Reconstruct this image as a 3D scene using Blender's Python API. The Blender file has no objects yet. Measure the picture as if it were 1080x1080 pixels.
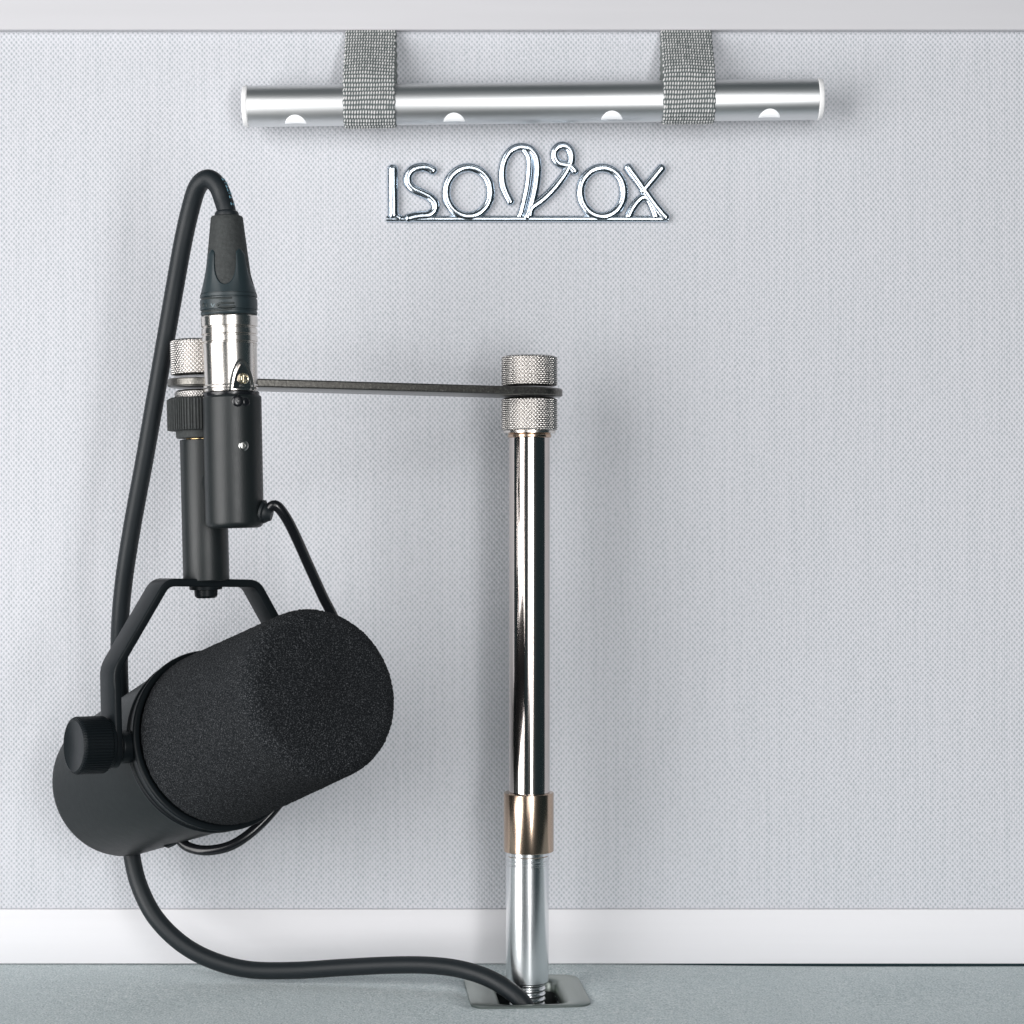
import bpy, math, random
import numpy as np
from mathutils import Vector, Matrix

random.seed(7)
rng = np.random.default_rng(11)
SC = bpy.context.scene
COL = SC.collection
MM = 0.001
F_PX, D_WALL, H_EYE = 2125.0, 850.0, 190.4      # focal length in photo pixels, wall distance and eye height in mm


def P(px, py, d):
    """A point measured on the photograph at a known distance d (mm): room coordinates in mm (x right, y into the wall, z up)."""
    return np.array([(px - 540.0) / F_PX * d, d - D_WALL, (540.0 - py) / F_PX * d + H_EYE])


# ------------------------------------------------------------------ materials
def new_mat(name):
    m = bpy.data.materials.new(name)
    m.use_nodes = True
    nt = m.node_tree
    b = nt.nodes["Principled BSDF"]
    return m, nt, b


def N(nt, typ, **kw):
    n = nt.nodes.new(typ)
    for k, v in kw.items():
        if k in n.inputs.keys():
            n.inputs[k].default_value = v
        else:
            setattr(n, k, v)
    return n


def math_node(nt, op, a=None, b=None, c=None, clamp=False):
    n = nt.nodes.new("ShaderNodeMath")
    n.operation = op
    n.use_clamp = clamp
    for i, v in enumerate((a, b, c)):
        if v is None:
            continue
        if hasattr(v, "is_output"):
            nt.links.new(v, n.inputs[i])
        else:
            n.inputs[i].default_value = v
    return n.outputs[0]


def ramp(nt, fac, stops):
    r = nt.nodes.new("ShaderNodeValToRGB")
    el = r.color_ramp.elements
    while len(el) < len(stops):
        el.new(0.5)
    for e, (p, c) in zip(el, stops):
        e.position = p
        e.color = (c[0], c[1], c[2], 1) if hasattr(c, "__len__") else (c, c, c, 1)
    nt.links.new(fac, r.inputs[0])
    return r.outputs[0]


def coords(nt, scale=(1, 1, 1)):
    t = N(nt, "ShaderNodeTexCoord")
    mp = N(nt, "ShaderNodeMapping")
    mp.inputs["Scale"].default_value = scale
    nt.links.new(t.outputs["Object"], mp.inputs["Vector"])
    return mp.outputs[0]


def noise(nt, vec, scale, detail=3.0, rough=0.55):
    n = N(nt, "ShaderNodeTexNoise")
    n.inputs["Scale"].default_value = scale
    n.inputs["Detail"].default_value = detail
    n.inputs["Roughness"].default_value = rough
    nt.links.new(vec, n.inputs["Vector"])
    return n.outputs["Fac"]


def bump(nt, b, h, strength, dist):
    bn = N(nt, "ShaderNodeBump")
    bn.inputs["Strength"].default_value = strength
    bn.inputs["Distance"].default_value = dist
    nt.links.new(h, bn.inputs["Height"])
    nt.links.new(bn.outputs[0], b.inputs["Normal"])


def set_b(b, color, rough=0.5, metal=0.0, spec=0.5):
    b.inputs["Base Color"].default_value = (*color, 1)
    b.inputs["Roughness"].default_value = rough
    b.inputs["Metallic"].default_value = metal
    b.inputs["Specular IOR Level"].default_value = spec


def mat_plain(name, color, rough=0.5, metal=0.0, spec=0.5, nscale=None, nstr=0.2, ndist=0.0001, rvar=0.0, stretch=(1, 1, 1), cvar=0.0):
    m, nt, b = new_mat(name)
    set_b(b, color, rough, metal, spec)
    if nscale:
        v = coords(nt, stretch)
        n = noise(nt, v, nscale)
        if nstr:
            bump(nt, b, n, nstr, ndist)
        if rvar:
            n2 = noise(nt, v, nscale * 0.13, 4)
            nt.links.new(math_node(nt, "MULTIPLY_ADD", n2, rvar, rough - rvar * 0.5, clamp=True), b.inputs["Roughness"])
        if cvar:
            n3 = noise(nt, v, nscale * 0.4, 4)
            lo = [c * (1 - cvar) for c in color]
            hi = [min(1, c * (1 + cvar)) for c in color]
            nt.links.new(ramp(nt, n3, [(0.3, lo), (0.7, hi)]), b.inputs["Base Color"])
    return m


def mat_wall_fabric():
    m, nt, b = new_mat("woven_wall_fabric")
    set_b(b, (0.6, 0.6, 0.62), 0.85, 0, 0.15)
    v = coords(nt)
    wob = N(nt, "ShaderNodeTexNoise")
    wob.inputs["Scale"].default_value = 55
    wob.inputs["Detail"].default_value = 3
    nt.links.new(v, wob.inputs["Vector"])
    sep = N(nt, "ShaderNodeSeparateXYZ")
    nt.links.new(v, sep.inputs[0])
    fine = N(nt, "ShaderNodeTexNoise")
    fine.inputs["Scale"].default_value = 520
    fine.inputs["Detail"].default_value = 2
    nt.links.new(v, fine.inputs["Vector"])
    sw = N(nt, "ShaderNodeSeparateColor")
    nt.links.new(wob.outputs["Color"], sw.inputs[0])
    sf = N(nt, "ShaderNodeSeparateColor")
    nt.links.new(fine.outputs["Color"], sf.inputs[0])
    px, pz = 0.00209, 0.00240

    def phase(c, w, f, per):
        a = math_node(nt, "MULTIPLY", c, 2 * math.pi / per)
        a = math_node(nt, "MULTIPLY_ADD", w, 5.0, a)
        a = math_node(nt, "MULTIPLY_ADD", f, 1.7, a)
        return math_node(nt, "COSINE", a)
    cx = phase(sep.outputs["X"], sw.outputs[0], sf.outputs[0], px)
    cz = phase(sep.outputs["Z"], sw.outputs[1], sf.outputs[1], pz)
    h = math_node(nt, "MULTIPLY", cx, cz)                       # +1 in the holes, -1 on the knots of the weave
    rib = math_node(nt, "COSINE", math_node(nt, "MULTIPLY", sep.outputs["X"], 4 * math.pi / px))
    h = math_node(nt, "MULTIPLY_ADD", rib, 0.16, h)
    h01 = math_node(nt, "MULTIPLY_ADD", h, 0.5, 0.5)
    mp2 = N(nt, "ShaderNodeMapping")
    mp2.inputs["Scale"].default_value = (420, 1, 14)
    nt.links.new(v, mp2.inputs["Vector"])
    streak = noise(nt, mp2.outputs[0], 1.0, 3, 0.6)
    var = math_node(nt, "MULTIPLY_ADD", sf.outputs[2], 0.5, -0.25)
    h02 = math_node(nt, "ADD", h01, var)
    h02 = math_node(nt, "MULTIPLY_ADD", math_node(nt, "SUBTRACT", streak, 0.5), 0.5, h02)
    col = ramp(nt, h02, [(0.25, (0.628, 0.632, 0.67)), (0.62, (0.56, 0.577, 0.612)), (1.0, (0.40, 0.435, 0.455))])
    nt.links.new(col, b.inputs["Base Color"])
    inv = math_node(nt, "SUBTRACT", 1.0, h01)
    bump(nt, b, inv, 0.6, 0.00035)
    return m


def mat_floor():
    m, nt, b = new_mat("felt_floor_fabric")
    set_b(b, (0.36, 0.39, 0.4), 0.9, 0, 0.15)
    b.inputs["Sheen Weight"].default_value = 0.25
    b.inputs["Sheen Roughness"].default_value = 0.5
    v = coords(nt)
    n1 = noise(nt, v, 1150, 3, 0.8)
    n2 = noise(nt, v, 260, 3, 0.6)
    n3 = noise(nt, v, 22, 3, 0.5)
    f = math_node(nt, "MULTIPLY_ADD", n2, 0.15, math_node(nt, "MULTIPLY", n1, 0.85))
    f = math_node(nt, "MULTIPLY_ADD", math_node(nt, "SUBTRACT", n3, 0.5), 0.08, f)
    nt.links.new(ramp(nt, f, [(0.36, (0.34, 0.43, 0.445)), (0.5, (0.60, 0.69, 0.705)), (0.64, (0.88, 0.92, 0.93))]), b.inputs["Base Color"])
    bump(nt, b, math_node(nt, "ADD", n1, n2), 0.8, 0.0009)
    return m


def mat_foam():
    m, nt, b = new_mat("open_cell_foam")
    set_b(b, (0.02, 0.022, 0.024), 0.95, 0, 0.2)
    v = coords(nt)
    n1 = noise(nt, v, 2300, 2, 0.8)
    nt.links.new(ramp(nt, n1, [(0.36, (0.003, 0.0045, 0.006)), (0.54, (0.011, 0.0128, 0.015)), (0.69, (0.105, 0.11, 0.117))]), b.inputs["Base Color"])
    bump(nt, b, n1, 0.7, 0.0004)
    return m


def mat_strap():
    m, nt, b = new_mat("grey_webbing")
    set_b(b, (0.4, 0.42, 0.4), 0.6, 0, 0.35)
    a = N(nt, "ShaderNodeAttribute", attribute_name="bead_tone")
    nt.links.new(ramp(nt, a.outputs["Fac"], [(0.12, (0.075, 0.095, 0.097)), (0.5, (0.24, 0.26, 0.255)), (0.88, (0.70, 0.69, 0.69))]), b.inputs["Base Color"])  # darker between the beads, lighter on top of them
    return m


def mat_arm():
    m, nt, b = new_mat("dark_cut_steel")
    v = coords(nt)
    n = noise(nt, v, 1100, 3, 0.7)
    set_b(b, (0.3, 0.29, 0.27), 0.36, 1.0)
    nt.links.new(ramp(nt, n, [(0.3, (0.10, 0.098, 0.09)), (0.6, (0.19, 0.182, 0.168)), (0.78, (0.42, 0.40, 0.37))]), b.inputs["Base Color"])
    bump(nt, b, n, 0.4, 0.0002)
    return m


def mat_brushed(name, color, rough, stretch, scale=60.0, amt=0.25, aniso=0.0, bstr=0.05):
    m, nt, b = new_mat(name)
    set_b(b, color, rough, 1.0)
    v = coords(nt, stretch)
    n = noise(nt, v, scale, 4, 0.6)
    nt.links.new(math_node(nt, "MULTIPLY_ADD", n, amt, rough - amt * 0.5, clamp=True), b.inputs["Roughness"])
    bump(nt, b, n, bstr, 0.0002)
    return m


M = {}
M["wall"] = mat_wall_fabric()
M["floor"] = mat_floor()
M["foam"] = mat_foam()
M["strap"] = mat_strap()
M["arm"] = mat_arm()
M["trim"] = mat_plain("satin_white_rail", (0.55, 0.548, 0.568), 0.45, 0, 0.3, 90, 0.05, 0.0003, 0.15, (0.15, 1, 3), 0.02)
M["skirting"] = mat_plain("white_painted_board", (0.755, 0.75, 0.77), 0.5, 0, 0.3, 300, 0.12, 0.0003, 0.1, (0.03, 1, 1), 0.02)
M["mic"] = mat_plain("black_powder_coat", (0.010, 0.0135, 0.0145), 0.38, 0, 0.42, 2600, 0.24, 0.00025, 0.1)
M["mic_body"] = mat_plain("black_body_paint", (0.009, 0.0125, 0.0135), 0.42, 0, 0.11, 2600, 0.14, 0.00025, 0.1)
M["mic_satin"] = mat_plain("black_satin_metal", (0.008, 0.011, 0.013), 0.36, 0, 0.16, 1800, 0.1, 0.0001, 0.1)
M["rubber"] = mat_plain("black_cable_rubber", (0.010, 0.014, 0.017), 0.48, 0, 0.4, 800, 0.12, 0.0002, 0.15)
M["rubber_grey"] = mat_plain("grey_black_rubber", (0.036, 0.04, 0.04), 0.65, 0, 0.35, 2200, 0.4, 0.0003, 0.1, (1, 1, 1), 0.25)
M["boot"] = mat_plain("teal_black_plastic", (0.018, 0.03, 0.035), 0.4, 0, 0.5, 1500, 0.1, 0.0001, 0.1)
M["glossy_black"] = mat_plain("glossy_black_plastic", (0.008, 0.009, 0.011), 0.22, 0, 0.5, 900, 0.05, 0.0001)
M["chrome"] = mat_plain("polished_nickel", (0.63, 0.575, 0.545), 0.13, 1, 0.5, 160, 0.02, 0.0002, 0.14, (1, 1, 0.3))
M["sign_chrome"] = mat_plain("bright_chrome", (0.60, 0.675, 0.75), 0.17, 1, 0.5, 260, 0.15, 0.0008, 0.04)
M["bronze"] = mat_plain("polished_bronze", (0.54, 0.41, 0.315), 0.2, 1, 0.5, 160, 0.03, 0.0002, 0.06, (1, 1, 0.2))
M["nickel"] = mat_plain("satin_nickel", (0.76, 0.72, 0.68), 0.22, 1, 0.5, 500, 0.05, 0.0001, 0.1)
M["knurl"] = mat_plain("knurled_nickel", (0.56, 0.54, 0.52), 0.2, 1, 0.5, 700, 0.1, 0.0001, 0.1)
M["alu"] = mat_brushed("turned_aluminium", (0.80, 0.82, 0.83), 0.24, (1, 1, 0.04), 420, 0.16, 0, 0.12)
M["bar"] = mat_brushed("brushed_aluminium_bar", (0.74, 0.755, 0.76), 0.42, (0.03, 1, 1), 420, 0.12, 0, 0.06)
M["plate"] = mat_brushed("satin_steel_plate", (0.31, 0.345, 0.325), 0.34, (1, 0.1, 1), 300, 0.15, 0, 0.08)
M["well"] = mat_plain("dark_metal", (0.05, 0.058, 0.058), 0.5, 0.6, 0.5, 300, 0.1, 0.0002)
M["white_plastic"] = mat_plain("white_plastic", (0.86, 0.86, 0.86), 0.4, 0, 0.4, 300, 0.03, 0.0001)
M["brass"] = mat_plain("brass_thread", (0.85, 0.62, 0.33), 0.25, 1, 0.5, 500, 0.05, 0.0001)
M["emblem"] = mat_plain("gilt_nickel", (0.72, 0.66, 0.52), 0.25, 1, 0.5, 500, 0.05, 0.0001)
M["dark_face"] = mat_plain("dull_ground_steel", (0.10, 0.10, 0.095), 0.3, 1, 0.5, 500, 0.1, 0.0001, 0.1)
M["screw"] = mat_plain("bare_steel_screw", (0.5, 0.5, 0.48), 0.3, 1, 0.5, 800, 0.1, 0.0001)
M["print"] = mat_plain("blue_ink", (0.16, 0.33, 0.42), 0.6, 0, 0.3, 900, 0.05, 0.0001)
M["pale_ink"] = mat_plain("pale_ink", (0.22, 0.27, 0.29), 0.6, 0, 0.3, 900, 0.05, 0.0001)
M["sil_line"] = mat_plain("bare_metal_edge", (0.35, 0.37, 0.37), 0.3, 1, 0.5, 500, 0.05, 0.0001)
m, nt, b = new_mat("white_led_lens")
set_b(b, (0.82, 0.83, 0.84), 0.35)
b.inputs["Emission Color"].default_value = (0.95, 0.98, 1, 1)
b.inputs["Emission Strength"].default_value = 0.25  # faint glow added so the down-facing lenses stay white
M["lens"] = m

# ------------------------------------------------------------------ objects
ORIGIN = {}


def thing(name, label, cat, loc, group=None):
    o = bpy.data.objects.new(name, None)
    o.empty_display_size = 0.01
    COL.objects.link(o)
    o.location = Vector(loc) * MM
    o["label"] = label
    o["category"] = cat
    if group:
        o["group"] = group
    ORIGIN[o.name] = np.array(loc, float)
    return o


def mesh(name, verts, faces, mat, parent=None, sharp=35.0, attr=None):
    """verts in mm room coordinates -> one mesh object, child of parent (whose origin is kept)."""
    v = np.asarray(verts, float)
    org = ORIGIN[parent.name] if parent is not None else np.zeros(3)
    me = bpy.data.meshes.new(name)
    me.from_pydata(((v - org) * MM).tolist(), [], [list(map(int, f)) for f in faces])
    me.materials.append(M[mat])
    me.validate()
    import bmesh
    bm = bmesh.new()
    bm.from_mesh(me)
    bmesh.ops.recalc_face_normals(bm, faces=bm.faces)
    bm.to_mesh(me)
    bm.free()
    me.polygons.foreach_set("use_smooth", [True] * len(me.polygons))
    me.set_sharp_from_angle(angle=math.radians(sharp))
    if attr is not None:
        a = me.attributes.new("bead_tone", "FLOAT", "POINT")
        a.data.foreach_set("value", np.asarray(attr, np.float32))
    o = bpy.data.objects.new(name, me)
    COL.objects.link(o)
    if parent is not None:
        o.parent = parent
        ORIGIN[o.name] = org
    else:
        ORIGIN[o.name] = org
    return o


class Mesher:
    def __init__(self):
        self.v, self.f = [], []

    def add(self, verts, faces):
        k = len(self.v)
        self.v.extend([tuple(p) for p in verts])
        self.f.extend([[i + k for i in f] for f in faces])

    def build(self, name, mat, parent=None, sharp=35.0):
        return mesh(name, self.v, self.f, mat, parent, sharp)


def unit(v):
    v = np.asarray(v, float)
    return v / np.linalg.norm(v)


def frame_of(axis, ref=(0, -1, 0)):
    a = unit(axis)
    r = np.asarray(ref, float)
    if abs(np.dot(a, unit(r))) > 0.95:
        r = np.array([1.0, 0, 0])
    e1 = unit(r - a * np.dot(a, r))
    e2 = np.cross(a, e1)
    return a, e1, e2


def lathe_geo(profile, origin, axis, seg=64, rfun=None, cap=True, ref=(0, -1, 0)):
    """profile: list of (radius, height along axis); rfun(phi, h, r) -> new radius array."""
    a, e1, e2 = frame_of(axis, ref)
    o = np.asarray(origin, float)
    ph = np.linspace(0, 2 * np.pi, seg, endpoint=False)
    verts, faces = [], []
    for (r, h) in profile:
        rr = np.full(seg, float(r)) if rfun is None else rfun(ph, h, r)
        verts.append(o + a * h + np.outer(rr * np.cos(ph), e1) + np.outer(rr * np.sin(ph), e2))
    n = len(profile)
    for i in range(n - 1):
        for j in range(seg):
            k = (j + 1) % seg
            faces.append([i * seg + j, i * seg + k, (i + 1) * seg + k, (i + 1) * seg + j])
    if cap:
        if profile[0][0] > 1e-6:
            faces.append(list(range(seg))[::-1])
        if profile[-1][0] > 1e-6:
            faces.append([(n - 1) * seg + j for j in range(seg)])
    return np.concatenate(verts), faces


def lathe(name, profile, origin, axis, mat, parent, seg=64, rfun=None, sharp=35.0, cap=True):
    v, f = lathe_geo(profile, origin, axis, seg, rfun, cap)
    return mesh(name, v, f, mat, parent, sharp)


def cyl_between(name, a, b, r, mat, parent, bev=0.6, seg=64, r2=None):
    a, b = np.asarray(a, float), np.asarray(b, float)
    L = np.linalg.norm(b - a)
    r2 = r if r2 is None else r2
    prof = bevel_prof(r, r2, L, bev)
    return lathe(name, prof, a, b - a, mat, parent, seg)


def bevel_prof(r, r2, L, bev, n=4):
    p = []
    for i in range(n + 1):
        t = i / n * math.pi / 2
        p.append((r - bev + bev * math.sin(t), bev - bev * math.cos(t)))
    for i in range(n + 1):
        t = i / n * math.pi / 2
        p.append((r2 - bev + bev * math.cos(t), L - bev + bev * math.sin(t)))
    return p


def catmull(pts, per=10):
    pts = np.asarray(pts, float)
    q = np.vstack([2 * pts[0] - pts[1], pts, 2 * pts[-1] - pts[-2]])
    out = []
    for i in range(1, len(q) - 2):
        p0, p1, p2, p3 = q[i - 1], q[i], q[i + 1], q[i + 2]
        for t in np.linspace(0, 1, per, endpoint=False):
            out.append(0.5 * ((2 * p1) + (-p0 + p2) * t + (2 * p0 - 5 * p1 + 4 * p2 - p3) * t * t + (-p0 + 3 * p1 - 3 * p2 + p3) * t ** 3))
    out.append(pts[-1])
    return np.array(out)


def tube_geo(path, r, seg=20, closed=False, round_ends=True):
    path = np.asarray(path, float)
    n = len(path)
    rad = np.full(n, float(r)) if np.isscalar(r) else np.asarray(r, float)
    tan = np.gradient(path, axis=0)
    if closed:
        tan = np.roll(path, -1, 0) - np.roll(path, 1, 0)
    tan /= np.linalg.norm(tan, axis=1)[:, None]
    if round_ends and not closed:
        cap_p, cap_r, cap_t = [], [], []
        for t in (90, 60, 30):
            t = math.radians(t)
            cap_p.append(path[0] - tan[0] * rad[0] * 0.8 * math.sin(t)); cap_r.append(max(1e-3, rad[0] * math.cos(t))); cap_t.append(tan[0])
        tail_p, tail_r, tail_t = [], [], []
        for t in (30, 60, 90):
            t = math.radians(t)
            tail_p.append(path[-1] + tan[-1] * rad[-1] * 0.8 * math.sin(t)); tail_r.append(max(1e-3, rad[-1] * math.cos(t))); tail_t.append(tan[-1])
        path = np.vstack([cap_p, path, tail_p]); rad = np.concatenate([cap_r, rad, tail_r]); tan = np.vstack([cap_t, tan, tail_t])
        n = len(path)
    _, e1, _ = frame_of(tan[0])
    ph = np.linspace(0, 2 * np.pi, seg, endpoint=False)
    verts, faces = [], []
    for i in range(n):
        e1 = unit(e1 - tan[i] * np.dot(tan[i], e1))
        e2 = np.cross(tan[i], e1)
        verts.append(path[i] + rad[i] * (np.outer(np.cos(ph), e1) + np.outer(np.sin(ph), e2)))
    m = n if closed else n - 1
    for i in range(m):
        i2 = (i + 1) % n
        for j in range(seg):
            k = (j + 1) % seg
            faces.append([i * seg + j, i * seg + k, i2 * seg + k, i2 * seg + j])
    if not closed:
        faces.append(list(range(seg))[::-1])
        faces.append([(n - 1) * seg + j for j in range(seg)])
    return np.concatenate(verts), faces


def tube(name, path, r, mat, parent, seg=20, closed=False):
    v, f = tube_geo(path, r, seg, closed)
    return mesh(name, v, f, mat, parent, 60)


def box_geo(x0, x1, y0, y1, z0, z1, bev=0.0, n=3):
    """A box with its long edges (along x) rounded."""
    prof = []
    for (cy, cz, a0) in ((y0 + bev, z1 - bev, 90), (y0 + bev, z0 + bev, 180), (y1 - bev, z0 + bev, 270), (y1 - bev, z1 - bev, 0)):
        for i in range(n + 1):
            t = math.radians(a0 + 90 * i / n)
            prof.append((cy + bev * math.cos(t), cz + bev * math.sin(t)))
    k = len(prof)
    v = [(x0, a, b) for a, b in prof] + [(x1, a, b) for a, b in prof]
    f = [[i, (i + 1) % k, k + (i + 1) % k, k + i] for i in range(k)]
    f += [list(range(k)), list(range(k, 2 * k))]
    return v, f


def ribbon_geo(path, width_dir, w, th, bev=0.0):
    """A flat strip of width w (along width_dir) and thickness th following path, rounded on its long edges."""
    path = np.asarray(path, float)
    wd = unit(width_dir)
    tan = np.gradient(path, axis=0)
    tan /= np.linalg.norm(tan, axis=1)[:, None]
    sec = []
    hw, ht = w / 2, th / 2
    for (cx, cy, a0) in ((hw - bev, ht - bev, 0), (-hw + bev, ht - bev, 90), (-hw + bev, -ht + bev, 180), (hw - bev, -ht + bev, 270)):
        for i in range(4):
            t = math.radians(a0 + 30 * i)
            sec.append((cx + bev * math.cos(t), cy + bev * math.sin(t)))
    k = len(sec)
    verts = []
    for p, t in zip(path, tan):
        nrm = unit(np.cross(wd, t))
        verts += [p + wd * a + nrm * b for a, b in sec]
    faces = []
    for i in range(len(path) - 1):
        for j in range(k):
            l = (j + 1) % k
            faces.append([i * k + j, i * k + l, (i + 1) * k + l, (i + 1) * k + j])
    faces += [list(range(k)), [(len(path) - 1) * k + j for j in range(k)]]
    return verts, faces


def round_corners(pts, rad, n=6):
    pts = [np.asarray(p, float) for p in pts]
    out = [pts[0]]
    for i in range(1, len(pts) - 1):
        a, b, c = pts[i - 1], pts[i], pts[i + 1]
        u, v = unit(a - b), unit(c - b)
        p, q = b + u * rad, b + v * rad
        for t in np.linspace(0, 1, n):
            out.append((1 - t) ** 2 * p + 2 * t * (1 - t) * b + t * t * q)
    out.append(pts[-1])
    return np.array(out)


def subdivide(path, step):
    path = np.asarray(path, float)
    out = [path[0]]
    for a, b in zip(path[:-1], path[1:]):
        k = max(1, int(np.linalg.norm(b - a) / step))
        for i in range(1, k + 1):
            out.append(a + (b - a) * i / k)
    return np.array(out)


# ------------------------------------------------------------------ the setting
def struct(o):
    o["kind"] = "structure"
    return o


Z_SK = P(0, 959, 848)[2]         # top of the skirting board
Z_TR = P(0, 31.5, 846)[2]        # lower edge of the top rail
wv = [(-460, 0, 3), (460, 0, 3), (460, 0, 470), (-460, 0, 470), (-460, 8, 3), (460, 8, 3), (460, 8, 470), (-460, 8, 470)]
wf = [[0, 1, 2, 3], [5, 4, 7, 6], [0, 4, 5, 1], [3, 2, 6, 7], [0, 3, 7, 4], [1, 5, 6, 2]]
struct(mesh("back_wall", wv, wf, "wall"))
v, f = box_geo(-460, 460, -2.2, -0.05, 0.3, Z_SK, 0.35)
struct(mesh("skirting", v, f, "skirting"))
v, f = box_geo(-460, 460, -4.2, -0.05, Z_TR, Z_TR + 60, 0.5)
struct(mesh("wall_trim", v, f, "trim"))

# outlet plate geometry (shared with the dent that it makes in the floor fabric)
PL_C = np.array([5.6, -43.5])
PL_A = math.radians(5.0)
PL_W, PL_D, PL_R = 23.5, 26.0, 7.0            # half sizes and corner radius
SL_C = np.array([6.6, -45.5])
SL_W, SL_D, SL_R = 12.6, 20.5, 5.0


def rrect_sd(x, y, c, hw, hd, r, ang):
    dx, dy = x - c[0], y - c[1]
    u = dx * math.cos(ang) + dy * math.sin(ang)
    w = -dx * math.sin(ang) + dy * math.cos(ang)
    qx, qy = np.abs(u) - (hw - r), np.abs(w) - (hd - r)
    return np.hypot(np.maximum(qx, 0), np.maximum(qy, 0)) + np.minimum(np.maximum(qx, qy), 0) - r


def rrect_pts(c, hw, hd, r, ang, n=8):
    out = []
    for (sx, sy, a0) in ((1, 1, 0), (-1, 1, 90), (-1, -1, 180), (1, -1, 270)):
        for i in range(n + 1):
            t = math.radians(a0 + 90 * i / n)
            u, w = sx * (hw - r) + r * math.cos(t), sy * (hd - r) + r * math.sin(t)
            out.append((c[0] + u * math.cos(ang) - w * math.sin(ang), c[1] + u * math.sin(ang) + w * math.cos(ang)))
    return np.array(out)


def floor_height(X, Y):
    sd = rrect_sd(X, Y, PL_C, PL_W, PL_D, PL_R, PL_A)
    t = np.clip(sd / 9.0, 0, 1)
    z = -1.6 * (1 - t) ** 2                                     # the fabric dips round the sunk plate
    z += -1.6 * np.clip((Y + 7.0) / 7.0, 0, 1) ** 2 * np.clip((X - 30) / 120.0, 0, 1)   # edge of the pad rolls under on the right
    z += 0.35 * np.sin(X / 47.0 + 1.3) * np.sin(Y / 31.0 + 0.4) - 0.1
    z -= 5.0 * np.clip((-sd - 1.0) / 1.5, 0, 1)                  # cut back under the plate
    return z


xs = np.unique(np.concatenate([np.linspace(-460, -60, 70), np.arange(-60, 70, 0.8), np.linspace(70, 460, 70)]))
ys = np.unique(np.concatenate([np.linspace(-128, -100, 20), np.arange(-100, 0.01, 0.8), [-0.0]]))
X, Y = np.meshgrid(xs, ys)
Zf = floor_height(X, Y)
nx, ny = len(xs), len(ys)
Zf[0] = -7.0
Zf[1] = np.minimum(Zf[1], Zf[2] - 0.8)
Y[0] = Y[1]
fv = np.stack([X.ravel(), Y.ravel(), Zf.ravel()], 1)
ff = []
sd = rrect_sd(X, Y, SL_C, SL_W + 0.5, SL_D + 0.5, SL_R, PL_A)
for i in range(ny - 1):
    for j in range(nx - 1):
        if sd[i, j] < 0 and sd[i + 1, j + 1] < 0 and sd[i, j + 1] < 0 and sd[i + 1, j] < 0:
            continue
        ff.append([i * nx + j, i * nx + j + 1, (i + 1) * nx + j + 1, (i + 1) * nx + j])
struct(mesh("floor", fv, ff, "floor"))

# ------------------------------------------------------------------ outlet plate sunk in the floor
pl = thing("outlet_plate", "satin steel plate with dark slot sunk in the floor under the stand", "outlet plate", (PL_C[0], PL_C[1], -2.6))
outer = rrect_pts(PL_C, PL_W, PL_D, PL_R, PL_A)
rings = []
zt = -0.9
for c, hw, hd, r, z in ((PL_C, PL_W, PL_D, PL_R, -3.2), (PL_C, PL_W, PL_D, PL_R, zt - 0.3), (PL_C, PL_W - 0.4, PL_D - 0.4, PL_R - 0.3, zt),
                        (SL_C, SL_W + 2.6, SL_D + 1.4, SL_R + 1.5, zt), (SL_C, SL_W + 1.2, SL_D + 0.7, SL_R + 0.8, zt - 0.5), (SL_C, SL_W, SL_D, SL_R, zt - 1.9), (SL_C, SL_W - 0.2, SL_D - 0.2, SL_R, zt - 5)):
    p = rrect_pts(c, hw, hd, r, PL_A)
    rings.append(np.column_stack([p, np.full(len(p), z)]))
k = len(rings[0])
pf = []
for i in range(len(rings) - 1):
    for j in range(k):
        l = (j + 1) % k
        pf.append([i * k + j, i * k + l, (i + 1) * k + l, (i + 1) * k + j])
mesh("faceplate", np.concatenate(rings), pf, "plate", pl, 40)
wr = []
for z, s in ((-5.8, 0.0), (-24, -0.5)):
    p = rrect_pts(SL_C, SL_W + s, SL_D + s, SL_R, PL_A)
    wr.append(np.column_stack([p, np.full(len(p), z)]))
wf = [[j, (j + 1) % k, k + (j + 1) % k, k + j] for j in range(k)] + [list(range(k, 2 * k))]
mesh("well", np.concatenate(wr), wf, "well", pl, 40)

# ------------------------------------------------------------------ microphone stand
D_POST = 804.0


def post(py, px=None):
    return P(558.4 - max(0.0, (py - 830)) * 0.011 if px is None else px, py, D_POST)


st = thing("microphone_stand", "polished metal stand post with bronze collar and a flat dark arm reaching left", "microphone stand", post(1052))


def knurl_fn(teeth, pitch, depth):
    def fn(ph, h, r):
        a = np.abs(((ph * teeth / (2 * np.pi) + h / pitch) % 1.0) * 2 - 1)
        b_ = np.abs(((ph * teeth / (2 * np.pi) - h / pitch) % 1.0) * 2 - 1)
        return r + depth * (np.minimum(a, b_) * 1.6 - 0.5)
    return fn


def knurl_nut(name, a, b, r, parent, teeth=48, pitch=1.55, depth=0.55, mat="knurl"):
    a, b = np.asarray(a, float), np.asarray(b, float)
    L = np.linalg.norm(b - a)
    fn0 = knurl_fn(teeth, pitch, depth)

    def fn(ph, h, rr):
        if rr < r - 0.01:
            return np.full_like(ph, rr)
        return fn0(ph, h, rr)
    prof = [(r - 3.5, 0), (r - 1.0, 0), (r - 0.6, 0.25)] + [(r, 0.7 + (L - 1.4) * i / 70) for i in range(71)] + [(r - 0.6, L - 0.25), (r - 1.0, L), (r - 3.5, L)]
    v, f = lathe_geo(prof, a, b - a, 432, fn)
    return mesh(name, v, f, mat, parent, 180)


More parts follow.
